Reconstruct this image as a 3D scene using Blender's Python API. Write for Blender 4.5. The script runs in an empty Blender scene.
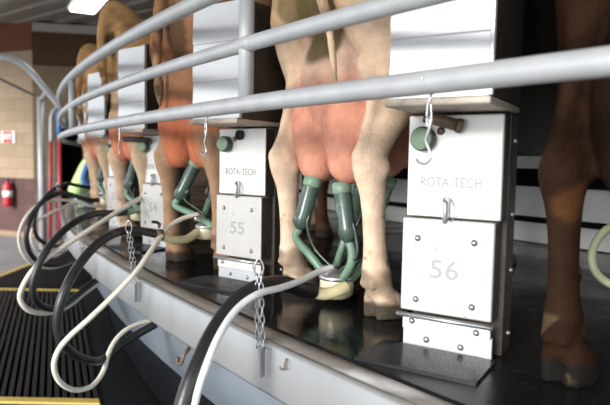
import bpy, math, random
import numpy as np
from mathutils import Vector, Matrix
random.seed(7)
PI = math.pi
C = bpy.context.scene.collection
V = Vector

# ------------------------------------------------------------------ layout
CX, CY = 11.823, 10.616          # centre of the carousel
P = 0.943                        # deck height
EYE = 1.42
RIM = 15.01
TH0, DTH, PSI = -2.4732, -0.0688, 0.3474
CAB_R = 14.734
CW, CH, SEAM, HINGE = 0.2344, 0.595, 0.340, 0.087
F = 582.93
PITCH, ROLL = 0.0715, 0.0183
cp, sp, cr, sr = math.cos(PITCH), math.sin(PITCH), math.cos(ROLL), math.sin(ROLL)
RIGHT0, FWD, UP0 = V((1, 0, 0)), V((0, cp, -sp)), V((0, sp, cp))
CAMR = cr * RIGHT0 + sr * UP0
CAMU = -sr * RIGHT0 + cr * UP0
EYEP = V((0, 0, EYE))

def at(px, py, Y):
    d = FWD * F + CAMR * (px - 305) + CAMU * (202.5 - py)
    return EYEP + d * (Y / d.y)

def ring(r, th, z):
    return V((CX + r * math.cos(th), CY + r * math.sin(th), z))

def kth(k):
    return TH0 + DTH * k

# ------------------------------------------------------------------ mesh kit
class MB:
    def __init__(s): s.v, s.f, s.sm = [], [], []
    def add(s, vs, fs, smooth=True, M=None):
        o = len(s.v)
        s.v += [tuple(M @ V(p)) if M else tuple(p) for p in vs]
        s.f += [tuple(i + o for i in f) for f in fs]
        s.sm += [smooth] * len(fs)
    def box(s, x0, x1, y0, y1, z0, z1, b=0.0, M=None):
        if b <= 0:
            vs = [(x, y, z) for z in (z0, z1) for x, y in ((x0, y0), (x1, y0), (x1, y1), (x0, y1))]
            s.add(vs, [(3, 2, 1, 0), (4, 5, 6, 7), (0, 1, 5, 4), (1, 2, 6, 5), (2, 3, 7, 6), (3, 0, 4, 7)], False, M)
            return
        vs, fs = [], []
        def loop(z, i):
            n = len(vs)
            pts = []
            for cx_, cy_, a0 in ((x1 - b, y1 - b, 0), (x0 + b, y1 - b, 90), (x0 + b, y0 + b, 180), (x1 - b, y0 + b, 270)):
                for a in (0, 45, 90):
                    t = math.radians(a0 + a)
                    pts.append((cx_ + (b - i) * math.cos(t), cy_ + (b - i) * math.sin(t), z))
            vs.extend(pts)
            return list(range(n, n + 12))
        L = [loop(z0, b * .9), loop(z0 + b * .3, b * .3), loop(z0 + b, 0), loop(z1 - b, 0), loop(z1 - b * .3, b * .3), loop(z1, b * .9)]
        for A, B in zip(L, L[1:]):
            for i in range(12):
                j = (i + 1) % 12
                fs.append((A[i], A[j], B[j], B[i]))
        fs.append(tuple(reversed(L[0]))); fs.append(tuple(L[-1]))
        s.add(vs, fs, False, M)
    def loft(s, rings, cap=True, smooth=True, M=None, closed=False):
        n = len(rings[0]); vs = [p for r in rings for p in r]; fs = []
        m = len(rings)
        for a in range(m if closed else m - 1):
            b = (a + 1) % m
            for i in range(n):
                j = (i + 1) % n
                fs.append((a * n + i, a * n + j, b * n + j, b * n + i))
        if cap and not closed:
            fs.append(tuple(range(n - 1, -1, -1))); fs.append(tuple((m - 1) * n + i for i in range(n)))
        s.add(vs, fs, smooth, M)
    def tube(s, pts, r, n=10, sub=6, M=None, closed=False, flat=1.0):
        pts = [V(p) for p in pts]
        rr = r if isinstance(r, (list, tuple)) else [r] * len(pts)
        if sub > 1 and len(pts) > 2: pts, rr = spline(pts, rr, sub, closed)
        m = len(pts); T = []
        for i in range(m):
            if closed: t = pts[(i + 1) % m] - pts[i - 1]
            else: t = pts[min(i + 1, m - 1)] - pts[max(i - 1, 0)]
            T.append(t.normalized())
        u = T[0].orthogonal().normalized() if abs(T[0].z) > .9 else T[0].cross(V((0, 0, 1))).normalized()
        rings = []
        for i in range(m):
            u = (u - T[i] * u.dot(T[i])).normalized(); w = T[i].cross(u)
            rings.append([pts[i] + rr[i] * (u * math.cos(2 * PI * k / n) + flat * w * math.sin(2 * PI * k / n)) for k in range(n)])
        s.loft(rings, M=M, closed=closed)
    def lathe(s, prof, n=20, M=None, axis='z'):
        rings = []
        for r, z in prof:
            rings.append([(r * math.cos(2 * PI * k / n), r * math.sin(2 * PI * k / n), z) for k in range(n)])
        s.loft(rings, M=M)
    def ball(s, c, rx, ry, rz, n=16, m=10, M=None):
        rings = []
        for a in range(m + 1):
            t = -PI / 2 + PI * (a + .02) / (m + .04)
            rings.append([(c[0] + rx * math.cos(t) * math.cos(2 * PI * k / n), c[1] + ry * math.cos(t) * math.sin(2 * PI * k / n), c[2] + rz * math.sin(t)) for k in range(n)])
        s.loft(rings, M=M)
    def sweep(s, prof, t0, t1, n, closed_prof=False, smooth=True):
        """revolve an (r,z) profile about the carousel centre (object at its centre)"""
        vs, fs = [], []
        m = len(prof)
        for i in range(n + 1):
            t = t0 + (t1 - t0) * i / n
            vs += [(r * math.cos(t), r * math.sin(t), z) for r, z in prof]
        for i in range(n):
            for j in range(m if closed_prof else m - 1):
                k = (j + 1) % m
                fs.append((i * m + j, (i + 1) * m + j, (i + 1) * m + k, i * m + k))
        s.add(vs, fs, smooth)
    def mesh(s, name):
        me = bpy.data.meshes.new(name); me.from_pydata(s.v, [], s.f)
        me.polygons.foreach_set('use_smooth', s.sm); me.update()
        return me
    def build(s, name, mat, parent=None, loc=None, rot=None, fix=True):
        me = s.mesh(name)
        if fix:
            import bmesh
            bm = bmesh.new(); bm.from_mesh(me); bmesh.ops.recalc_face_normals(bm, faces=bm.faces); bm.to_mesh(me); bm.free()
        me.materials.append(mat)
        o = bpy.data.objects.new(name, me); C.objects.link(o)
        if parent: o.parent = parent
        if loc is not None: o.location = loc
        if rot is not None: o.rotation_euler = rot
        return o

def spline(pts, rr, sub, closed=False):
    out, ro = [], []
    m = len(pts)
    for i in range(m if closed else m - 1):
        p0 = pts[i - 1] if (i > 0 or closed) else pts[0] * 2 - pts[1]
        p1, p2 = pts[i], pts[(i + 1) % m]
        p3 = pts[(i + 2) % m] if (i + 2 < m or closed) else p2 * 2 - p1
        for k in range(sub):
            t = k / sub
            out.append(.5 * ((2 * p1) + (p2 - p0) * t + (2 * p0 - 5 * p1 + 4 * p2 - p3) * t * t + (3 * p1 - p0 - 3 * p2 + p3) * t ** 3))
            ro.append(rr[i] + (rr[(i + 1) % m] - rr[i]) * t)
    if not closed: out.append(pts[-1]); ro.append(rr[-1])
    return out, ro

def thing(name, label, cat, loc=(0, 0, 0), rz=0, group=None):
    o = bpy.data.objects.new(name, None); C.objects.link(o); o.empty_display_size = .1
    o.location = loc; o.rotation_euler = (0, 0, rz)
    return tag(o, label, cat, group)
def tag(o, label, cat, group=None):
    o['label'] = label; o['category'] = cat
    if group: o['group'] = group
    return o
def struct(o):
    o['kind'] = 'structure'; return o

# ------------------------------------------------------------------ materials
def mat(name, col, rough=.5, metal=0, bump=0, bscale=60, vary=0, vscale=8, dirt=None, dscale=20, dlo=.62, dhi=.7, spec=.5, attr=None, trans=0, coat=0, dirt2=None, stretch=None):
    m = bpy.data.materials.new(name); m.use_nodes = True
    N, L = m.node_tree.nodes, m.node_tree.links
    b = N['Principled BSDF']
    b.inputs['Roughness'].default_value = rough; b.inputs['Metallic'].default_value = metal
    b.inputs['Specular IOR Level'].default_value = spec
    b.inputs['Transmission Weight'].default_value = trans; b.inputs['Coat Weight'].default_value = coat
    tc = N.new('ShaderNodeTexCoord'); src = tc.outputs['Object']
    if stretch:
        mp = N.new('ShaderNodeMapping'); mp.inputs['Scale'].default_value = stretch; L.new(src, mp.inputs['Vector']); vsrc = mp.outputs[0]
    else: vsrc = src
    def noise(sc, det=4, v=None):
        n = N.new('ShaderNodeTexNoise'); n.inputs['Scale'].default_value = sc; n.inputs['Detail'].default_value = det
        L.new(v or src, n.inputs['Vector']); return n.outputs['Fac']
    def mix(a, bcol, fac, mode='MIX'):
        x = N.new('ShaderNodeMix'); x.data_type = 'RGBA'; x.blend_type = mode
        for s, val in ((x.inputs[6], a), (x.inputs[7], bcol)):
            if hasattr(val, 'links'): L.new(val, s)
            else: s.default_value = (*val[:3], 1)
        if hasattr(fac, 'links'): L.new(fac, x.inputs[0])
        else: x.inputs[0].default_value = fac
        return x.outputs[2]
    def ramp(s, lo, hi):
        r = N.new('ShaderNodeMapRange'); r.inputs['From Min'].default_value = lo; r.inputs['From Max'].default_value = hi
        L.new(s, r.inputs['Value']); return r.outputs[0]
    if attr:
        a = N.new('ShaderNodeAttribute'); a.attribute_name = attr; c = a.outputs['Color']
    else: c = col
    if vary:
        f = ramp(noise(vscale, 5, vsrc), .3, .7)
        lo = N.new('ShaderNodeMix'); lo.data_type = 'RGBA'; lo.blend_type = 'MULTIPLY'; lo.inputs[0].default_value = 1
        if hasattr(c, 'links'): L.new(c, lo.inputs[6])
        else: lo.inputs[6].default_value = (*c, 1)
        lo.inputs[7].default_value = (1 - vary, 1 - vary, 1 - vary, 1)
        c = mix(lo.outputs[2], c, f)
    if dirt: c = mix(c, dirt, ramp(noise(dscale, 6), dlo, dhi))
    if dirt2: c = mix(c, dirt2[0], ramp(noise(dirt2[1], 4), dirt2[2], dirt2[3]))
    if hasattr(c, 'links'): L.new(c, b.inputs['Base Color'])
    else: b.inputs['Base Color'].default_value = (*c, 1)
    if bump:
        bn = N.new('ShaderNodeBump'); bn.inputs['Strength'].default_value = bump; bn.inputs['Distance'].default_value = .01
        L.new(noise(bscale, 5, vsrc), bn.inputs['Height']); L.new(bn.outputs[0], b.inputs['Normal'])
    m['_'] = 0
    return m

M = {}
M['pipe'] = mat('galvanised_pipe', (.46, .475, .49), .48, .2, .06, 40, .16, 14, dirt=(.33, .27, .2), dscale=9, dlo=.68, dhi=.85, stretch=(1, 1, 1))
M['panel'] = mat('stainless_panel', (.68, .675, .66), .42, .25, .03, 30, .10, 7, dirt=(.32, .22, .13), dscale=55, dlo=.70, dhi=.76, dirt2=((.6, .53, .45), 9, .6, .85))
M['panel_low'] = mat('stainless_lower_door', (.55, .54, .52), .42, .25, .03, 30, .14, 7, dirt=(.24, .17, .11), dscale=70, dlo=.68, dhi=.73, dirt2=((.5, .43, .35), 7, .58, .8))
M['panel_clean'] = mat('stainless_clean', (.56, .575, .60), .36, .3, .02, 20, .1, 5)
M['housing'] = mat('stainless_housing', (.63, .645, .67), .38, .25, .02, 12, .08, 5)
M['ledge'] = mat('stained_ledge', (.62, .54, .45), .5, .2, .1, 80, .35, 12, dirt=(.28, .18, .1), dscale=30, dlo=.55, dhi=.75)
M['sidepanel'] = mat('shaded_side_panel', (.075, .058, .046), .5, .2, .05, 40, .35, 10, dirt=(.03, .025, .02), dscale=14, dlo=.5, dhi=.7)  # mottled cabinet sides, base colour darkened because little light reaches them
M['steel'] = mat('bare_steel', (.55, .56, .58), .3, .85, .03, 60, .2, 30)
M['bolt'] = mat('bolt_steel', (.42, .42, .43), .35, .8)
M['divider'] = mat('dark_divider', (.018, .015, .012), .6, 0, .05, 30, .4, 6)
M['rust'] = mat('rusty_steel', (.19, .135, .09), .6, .4, .2, 80, .4, 40)
M['fascia'] = mat('brushed_stainless_fascia', (.32, .33, .34), .42, .35, .03, 14, .18, 6, dirt=(.38, .32, .25), dscale=12, dlo=.72, dhi=.9, stretch=(1, 1, .25))
M['flange'] = mat('grimy_stainless_flange', (.30, .28, .255), .5, .35, .1, 30, .25, 8, dirt=(.20, .14, .08), dscale=11, dlo=.58, dhi=.72, dirt2=((.62, .63, .65), 3, .58, .66))
M['skirt'] = mat('painted_skirt', (.34, .40, .47), .30, .3, .03, 10, .3, 3)
M['black_steel'] = mat('black_steel', (.008, .009, .011), .7, 0, .05, 20, .3, 8, spec=.04)
M['hose_black'] = mat('black_rubber_hose', (.018, .018, .020), .36, 0, .06, 60, .4, 30, dirt=(.20, .16, .10), dscale=26, dlo=.66, dhi=.82)
M['hose_cream'] = mat('cream_silicone_hose', (.74, .70, .60), .35, 0, .04, 50, .15, 14, dirt=(.42, .3, .16), dscale=22, dlo=.68, dhi=.82)
M['hose_white'] = mat('clear_twin_hose', (.66, .68, .68), .3, 0, .03, 50, .12, 14)
M['hose_yellow'] = mat('yellowed_silicone', (.78, .70, .42), .3, 0, .04, 50, .15, 14)
M['liner'] = mat('green_rubber_liner', (.20, .31, .22), .42, 0, .03, 60, .2, 20)
M['shell'] = mat('dark_green_teat_shell', (.075, .115, .095), .26, .1, .02, 40, .3, 18, dirt=(.35, .38, .33), dscale=18, dlo=.62, dhi=.75)
M['green_tube'] = mat('green_tube', (.17, .28, .20), .38, 0, .03, 60, .2, 20)
M['knob'] = mat('green_knob', (.19, .29, .19), .45, 0, .04, 60, .2, 30)
M['knob_dark'] = mat('dark_knob_rim', (.05, .065, .045), .5)
M['hole'] = mat('pipe_bore_shade', (.012, .011, .01), .7)  # dark colour standing for the shade inside open pipe ends
M['bowl'] = mat('cream_claw_bowl', (.72, .66, .46), .22, .1, .02, 30, .2, 20)
M['lettering'] = mat('grey_lettering', (.33, .325, .32), .6)
M['cow'] = mat('cow_coat', (1, 1, 1), .68, 0, .35, 130, .24, 22, spec=.03, attr='coat')
M['switch'] = mat('tail_switch_hair', (.30, .19, .10), .8, 0, .6, 160, .5, 60)
M['hoof'] = M['cow']
M['red'] = mat('red_paint', (.40, .02, .025), .35)
M['red_pole'] = mat('dark_red_handle', (.34, .035, .045), .45)
M['blue'] = mat('blue_grip', (.10, .22, .5), .5)
M['white'] = mat('white_paint', (.85, .85, .84), .5)
M['black'] = mat('black_plastic', (.02, .02, .02), .45)
M['vest'] = mat('hi_vis_fabric', (.55, .80, .32), .75, 0, .2, 40, .15, 10)
M['shirt'] = mat('blue_shirt', (.08, .2, .5), .8, 0, .2, 40, .15, 10)
M['jeans'] = mat('dark_trousers', (.05, .07, .12), .85, 0, .2, 40, .2, 10)
M['skin'] = mat('skin', (.55, .33, .23), .5)
M['hair'] = mat('dark_hair', (.03, .02, .015), .7)
M['yellow'] = mat('yellow_edge_strip', (.62, .44, .10), .6, 0, .05, 30, .25, 6)
M['cable'] = mat('dark_cable', (.04, .035, .03), .6)

def node_mat(name):
    m = bpy.data.materials.new(name); m.use_nodes = True
    return m, m.node_tree.nodes, m.node_tree.links, m.node_tree.nodes['Principled BSDF']

def deck_mat():
    m, N, L, b = node_mat('wet_black_rubber'); b.inputs['Specular IOR Level'].default_value = .16
    tc = N.new('ShaderNodeTexCoord')
    n = N.new('ShaderNodeTexNoise'); n.inputs['Scale'].default_value = 2.6; n.inputs['Detail'].default_value = 6; L.new(tc.outputs['Object'], n.inputs['Vector'])
    r = N.new('ShaderNodeMapRange'); r.inputs[1].default_value = .42; r.inputs[2].default_value = .62; r.inputs[3].default_value = .07; r.inputs[4].default_value = .34
    L.new(n.outputs['Fac'], r.inputs[0]); L.new(r.outputs[0], b.inputs['Roughness'])
    d = N.new('ShaderNodeTexNoise'); d.inputs['Scale'].default_value = 30; d.inputs['Detail'].default_value = 5; L.new(tc.outputs['Object'], d.inputs['Vector'])
    cr_ = N.new('ShaderNodeValToRGB'); e = cr_.color_ramp.elements
    e[0].position = .66; e[0].color = (.009, .0095, .0105, 1); e[1].position = .86; e[1].color = (.06, .045, .03, 1)
    L.new(d.outputs['Fac'], cr_.inputs[0]); L.new(cr_.outputs[0], b.inputs['Base Color'])
    # fine cross ribs
    w1 = N.new('ShaderNodeTexWave'); w1.inputs['Scale'].default_value = 34; w1.bands_direction = 'X'; L.new(tc.outputs['Object'], w1.inputs['Vector'])
    w2 = N.new('ShaderNodeTexWave'); w2.inputs['Scale'].default_value = 34; w2.bands_direction = 'Y'; L.new(tc.outputs['Object'], w2.inputs['Vector'])
    mx = N.new('ShaderNodeMath'); mx.operation = 'MAXIMUM'; L.new(w1.outputs['Fac'], mx.inputs[0]); L.new(w2.outputs['Fac'], mx.inputs[1])
    bp = N.new('ShaderNodeBump'); bp.inputs['Strength'].default_value = .035; bp.inputs['Distance'].default_value = .003
    L.new(mx.outputs[0], bp.inputs['Height'])
    bp2 = N.new('ShaderNodeBump'); bp2.inputs['Strength'].default_value = .25; bp2.inputs['Distance'].default_value = .02
    L.new(n.outputs['Fac'], bp2.inputs['Height']); L.new(bp.outputs[0], bp2.inputs['Normal']); L.new(bp2.outputs[0], b.inputs['Normal'])
    return m
M['deck'] = deck_mat()
M['front_panel'] = mat('stall_front_panel', (.88, .88, .85), .5, 0, .03, 12, .2, 5)

def block_mat(name, upper, tan, lower, z1, z2):
    m, N, L, b = node_mat(name)
    tc = N.new('ShaderNodeTexCoord')
    sep = N.new('ShaderNodeSeparateXYZ'); L.new(tc.outputs['Object'], sep.inputs[0])
    cmb = N.new('ShaderNodeCombineXYZ'); L.new(sep.outputs['X'], cmb.inputs['X']); L.new(sep.outputs['Z'], cmb.inputs['Y'])
    def brick(c1, c2, mo):
        t = N.new('ShaderNodeTexBrick'); t.inputs['Scale'].default_value = 1
        t.inputs['Brick Width'].default_value = .40; t.inputs['Row Height'].default_value = .20; t.inputs['Mortar Size'].default_value = .006
        t.inputs['Color1'].default_value = (*c1, 1); t.inputs['Color2'].default_value = (*c2, 1); t.inputs['Mortar'].default_value = (*mo, 1)
        L.new(cmb.outputs[0], t.inputs['Vector']); return t
    def dk(c, f): return tuple(x * f for x in c)
    B = [brick(c, dk(c, .80), dk(c, .68)) for c in (lower, tan, upper)]
    def gt(z):
        g = N.new('ShaderNodeMath'); g.operation = 'GREATER_THAN'; g.inputs[1].default_value = z; L.new(sep.outputs['Z'], g.inputs[0]); return g.outputs[0]
    c = B[0].outputs['Color']
    for z, t in ((z1, B[1]), (z2, B[2])):
        x = N.new('ShaderNodeMix'); x.data_type = 'RGBA'; L.new(gt(z), x.inputs[0]); L.new(c, x.inputs[6]); L.new(t.outputs['Color'], x.inputs[7]); c = x.outputs[2]
    L.new(c, b.inputs['Base Color']); b.inputs['Roughness'].default_value = .85; b.inputs['Specular IOR Level'].default_value = .2
    bp = N.new('ShaderNodeBump'); bp.inputs['Strength'].default_value = .4; bp.inputs['Distance'].default_value = .01; bp.invert = True
    L.new(B[1].outputs['Fac'], bp.inputs['Height']); L.new(bp.outputs[0], b.inputs['Normal'])
    return m
M['block'] = block_mat('tan_block_wall', (.13, .045, .022), (.30, .225, .155), (.10, .056, .053), 1.03, 3.2)
M['block_shaded'] = block_mat('shaded_brown_block', (.062, .032, .016), (.17, .125, .08), (.15, .10, .09), 1.03, 2.95)  # upper bands darkened to carry the shade past the corner
M['plain_dark'] = mat('dark_wall_paint', (.05, .045, .04), .8)
M['ceiling'] = mat('grey_metal_ceiling', (.22, .20, .18), .55, .1, 0, 10, .1, 2)
M['floor'] = mat('grey_concrete_floor', (.25, .25, .26), .55, 0, .1, 20, .25, 1.5)
M['mat'] = mat('ribbed_black_mat', (.015, .015, .0155), .6, 0, .1, 40, .35, 5, spec=.2)

def emit_mat(name, col, s):
    m, N, L, b = node_mat(name)
    b.inputs['Base Color'].default_value = (*col, 1); b.inputs['Emission Color'].default_value = (*col, 1); b.inputs['Emission Strength'].default_value = s
    return m
M['lamp'] = emit_mat('lamp_diffuser', (1, .98, .95), 6)

# ------------------------------------------------------------------ building
def quad_struct(name, m, pts):
    mb = MB(); mb.add(pts, [tuple(range(len(pts)))], False)
    return struct(mb.build(name, m, fix=False))
fl = MB(); fl.box(-40, 34, -40, 34, -.2, 0); struct(fl.build('floor', M['floor']))
CEIL = 3.67
def ceiling():
    mb = MB(); d = V((.79, -.61, 0)).normalized(); n = V((.61, .79, 0)).normalized()
    prof = []
    t = -26.0
    while t < 46:
        prof += [(t, .025), (t + .16, .025), (t + .20, 0), (t + .34, 0), (t + .38, .025)]
        t += .38
    vs, fs = [], []
    for q, h in prof:
        for e in (-40, 40):
            p = n * q + d * e + V((8, 8, 0)) - n * n.dot(V((8, 8, 0)))
            vs.append((p.x, p.y, CEIL + h))
    for i in range(len(prof) - 1): fs.append((2 * i, 2 * i + 1, 2 * i + 3, 2 * i + 2))
    mb.add(vs, fs, False)
    # clip to the building footprint
    import bmesh
    me = mb.mesh('ceiling'); bm = bmesh.new(); bm.from_mesh(me)
    for co, no in (((-7.6, 0, 0), (-1, 0, 0)), ((30, 0, 0), (1, 0, 0)), ((0, -3.4, 0), (0, -1, 0)), ((0, 30, 0), (0, 1, 0))):
        g = bm.verts[:] + bm.edges[:] + bm.faces[:]
        bmesh.ops.bisect_plane(bm, geom=g, plane_co=co, plane_no=no, clear_outer=True)
    bm.to_mesh(me); bm.free(); me.materials.append(M['ceiling'])
    o = bpy.data.objects.new('ceiling', me); C.objects.link(o); struct(o)
    r = MB(); r.box(-7.6, 30, -3.4, 30, CEIL + .12, CEIL + .3); struct(r.build('trim_1', M['plain_dark']))
ceiling()

def wall(name, m, a, b, h=CEIL + .1, th=.2, holes=None):
    """vertical block wall from a to b; local x runs along it, seen face at local y=0"""
    a, b = V((*a, 0)), V((*b, 0)); L = (b - a).length; ang = math.atan2(b.y - a.y, b.x - a.x)
    mb = MB()
    if not holes: mb.box(0, L, 0, th, 0, h)
    else:
        x = 0
        for x0, x1, zt in holes:
            mb.box(x, x0, 0, th, 0, h); mb.box(x0, x1, 0, th, zt, h); x = x1
        mb.box(x, L, 0, th, 0, h)
    return struct(mb.build(name, m, loc=a, rot=(0, 0, ang)))
corner = V((-4.66, 10.0, 0))
wall('wall_left', M['block'], (-7.6, 11.3), (corner.x, corner.y))
wl_ang = math.atan2(10.0 - 11.3, -4.66 + 7.6)
# the wall right of the corner, shaded through its block colour, with a doorway in it
wall('wall_back', M['block_shaded'], (corner.x + .002, corner.y), (4.0, 11.7), holes=[(.36, .80, 2.05)])
wall('wall_far', M['plain_dark'], (4.0, 11.7), (4.0, 30)); 
wall('wall_right', M['plain_dark'], (29.8, 30), (29.8, -3.4)); wall('wall_rear', M['plain_dark'], (4.0, 29.8), (30, 29.8))  # unseen dark walls, added to close the building and keep the interior dark
# dark corridor behind the doorway
rm = MB(); rm.box(-5.6, -2.4, 13.2, 13.35, 0, CEIL); struct(rm.build('wall_corridor', M['plain_dark']))
rm = MB(); rm.box(-5.6, -5.45, 11.0, 13.2, 0, CEIL); struct(rm.build('wall_corridor', M['plain_dark']))
rm = MB(); rm.box(-2.4, -2.25, 11.0, 13.35, 0, CEIL); struct(rm.build('wall_corridor', M['plain_dark']))
# base strip of the left wall, cornice on the back wall
bs = MB(); bs.box(0, (corner - V((-7.6, 11.3, 0))).length, -.012, -.001, 0, .09); struct(bs.build('baseboard_left', mat('brown_base', (.22, .15, .09), .7), loc=(-7.6, 11.3, 0), rot=(0, 0, wl_ang)))
tr = MB(); tr.box(.02, 8.6, -.06, -.001, CEIL - .16, CEIL - .02); struct(tr.build('trim_2', mat('grey_cornice', (.25, .22, .19), .6), loc=corner, rot=(0, 0, math.atan2(1.7, 8.66))))

# ceiling light
lt = thing('ceiling_light', 'bright white rectangular ceiling light above the far rail bend', 'light', (-3.02, 8.30, CEIL - .075), math.atan2(-.7, .4))
mb = MB(); mb.box(-.86, .86, -.21, .21, .03, .075); mb.build('frame', M['white'], lt)
mb = MB(); mb.box(-.82, .82, -.17, .17, .0, .029, .012); mb.build('diffuser', M['lamp'], lt)

# mats on the pit floor
def ribmat(name, label, c, yaw, lx, ly, edges, shear=0):
    t = thing(name, label, 'mat', (c[0], c[1], 0), yaw, 'anti-fatigue floor mats')
    mb = MB(); n = int(lx / .045); prof = []
    for i in range(n):
        x = -lx / 2 + i * lx / n; w = lx / n
        prof += [(x, .012), (x + w * .25, .012), (x + w * .35, .024), (x + w * .85, .024), (x + w * .95, .012)]
    prof += [(lx / 2, .012)]
    vs, fs = [], []
    for x, z in prof: vs += [(x, -ly / 2, z), (x, ly / 2, z)]
    for i in range(len(prof) - 1): fs.append((2 * i, 2 * i + 2, 2 * i + 3, 2 * i + 1))
    mb.add(vs, fs, False); mb.box(-lx / 2, lx / 2, -ly / 2, ly / 2, .0, .011)
    mb.v = [(x + shear * y, y, z) for x, y, z in mb.v]; mb.build('ribbed_pad', M['mat'], t, fix=False)
    for e in edges:
        mb = MB()
        if e in 'NS':
            s = 1 if e == 'N' else -1
            y0, y1 = sorted((s * ly / 2, s * (ly / 2 + .07))); mb.box(-lx / 2, lx / 2, y0, y1, 0, .026, .008)
        else:
            s = 1 if e == 'E' else -1
            x0, x1 = sorted((s * lx / 2, s * (lx / 2 + .07))); mb.box(x0, x1, -ly / 2, ly / 2, 0, .026, .008)
        mb.v = [(x + shear * y, y, z) for x, y, z in mb.v]
        mb.build('edge_strip', M['yellow'], t).__setitem__('label', 'yellow edge strip')
ribmat('floor_mat', 'black ribbed rubber mat with yellow ends in the left foreground', (-2.55, 4.64), 0, 1.6, 2.70, 'NS', -.43)
ribmat('floor_mat', 'black ribbed rubber mat with a yellow side, beyond the nearer mat', (-3.0, 7.05), 0, 1.0, 1.8, 'W', -.02)
sm = MB(); sm.sweep([(14.625, .001), (15.5, .001), (15.5, .012), (14.625, .012)], kth(9), kth(-4), 60, True, False)
tag(sm.build('smooth_mat', mat('smooth_black_mat', (.010, .0115, .014), .55, 0, .05, 8, .3, 3, spec=.15), loc=(CX, CY, 0)), 'smooth wet black mat curving along the foot of the platform', 'mat')

# ------------------------------------------------------------------ rotary platform
plat = thing('rotary_platform', 'round steel milking platform with wet black deck and stainless rim', 'platform', (CX, CY, 0))
FULL = (-PI, PI)
mb = MB(); mb.sweep([(12.3, P - .03), (12.3, P + .004), (14.915, P + .004), (14.93, P - .004), (14.93, P - .03)], *FULL, 320, True, False); mb.build('deck', M['deck'], plat)
mb = MB(); mb.sweep([(14.90, P - .02), (14.915, P - .001), (14.99, P - .001), (14.99, P - .02)], *FULL, 360, True); mb.build('rim_flange', M['flange'], plat)
mb = MB(); mb.sweep([(14.985, P - .004), (14.994, P + .002), (15.004, P + .001), (15.010, P - .006), (15.012, P - .125), (15.008, P - .135), (14.95, P - .137), (14.95, P - .12), (14.98, P - .1)], *FULL, 360, True); mb.build('rim_fascia', M['fascia'], plat)
mb = MB(); mb.sweep([(14.90, P - .03), (14.89, P - .14), (14.80, P - .46), (14.78, P - .475), (14.50, P - .475), (14.50, P - .03)], *FULL, 320, True); mb.build('skirt', M['skirt'], plat)
mb = MB(); mb.sweep([(14.62, .0), (14.62, P - .475), (14.3, P - .475), (14.3, 0)], *FULL, 240, True); mb.build('base_ring', M['black_steel'], plat)
# stall front panels and rails at the inner edge
for z0, z1 in ((.0, .135), (.155, .345)):
    mb = MB(); mb.sweep([(12.60, P + z0 + .01), (12.62, P + z0 + .01), (12.62, P + z1), (12.60, P + z1)], kth(9), kth(-5), 140, True, False); mb.build('front_panel', M['front_panel'], plat)
mb = MB(); mb.sweep([(12.60, P + .455), (12.62, P + .455), (12.62, P + .53), (12.60, P + .53)], kth(9), kth(-5), 140, True, False); mb.build('front_panel', M['front_panel'], plat)
for z in (.145, .40):
    h = .012 if z < .2 else .052
    mb = MB(); mb.sweep([(12.58, P + z - h), (12.66, P + z - h), (12.66, P + z + h), (12.58, P + z + h)], kth(9), kth(-5), 140, True, False); mb.build('front_rail', M['black_steel'], plat)
mb = MB(); mb.sweep([(12.45, P), (12.47, P), (12.47, P + 1.0), (12.45, P + 1.0)], kth(9), kth(-5), 140, True, False); mb.build('feed_trough_wall', M['black_steel'], plat)

# fascia lugs, one per bay, and rusty hooks
def local_ring(th): return Matrix.Translation(ring(RIM, th, 0) - V((CX, CY, 0))) @ Matrix.Rotation(th + PI / 2, 4, 'Z')
LUGS = []
def px_th(px, py):  # ring angle under a rim point
    best = None
    for i in range(4000):
        th = TH0 + .1 - i * .00016
        if th < kth(3.8): break
        q = ring(RIM, th, P)
        d = q - EYEP; xx = 305 + F * d.dot(CAMR) / d.dot(FWD)
        if best is None or abs(xx - px) < best[0]: best = (abs(xx - px), th)
    return best[1]
for px in (265, 139, 84.5, 66):
    th = px_th(px, 0); LUGS.append(th)
    Mx = local_ring(th)
    mb = MB(); mb.box(-.026, .012, -.004, .0, P - .085, P - .012, .0015, Mx); mb.box(.010, .014, -.022, .0, P - .085, P - .012, 0, Mx)
    mb.box(.026, .030, -.016, .0, P - .08, P - .006, 0, Mx)
    mb.build('lug', M['fascia'], plat)
for px in (288,):
    Mx = local_ring(px_th(px, 0))
    mb = MB(); mb.tube([(0, -.004, P - .012), (.001, -.009, P - .025), (.0, -.01, P - .036), (-.008, -.012, P - .041), (-.014, -.013, P - .036)], .0028, 8, 5, Mx); mb.build('hook', M['rust'], plat)
Mx = local_ring(px_th(186, 0))
mb = MB(); mb.tube([(-.04, .06, P - .10), (-.012, .02, P - .145), (.0, -.005, P - .165), (-.004, -.012, P - .195), (-.03, -.012, P - .205), (-.05, -.01, P - .19)], .006, 8, 6, Mx); mb.build('hook', M['rust'], plat)
mb = MB(); mb.tube([(-.16, .10, P - .13), (-.10, .06, P - .19), (-.05, -.01, P - .205)], .004, 8, 4, Mx); mb.build('hook_wire', M['steel'], plat)

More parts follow.
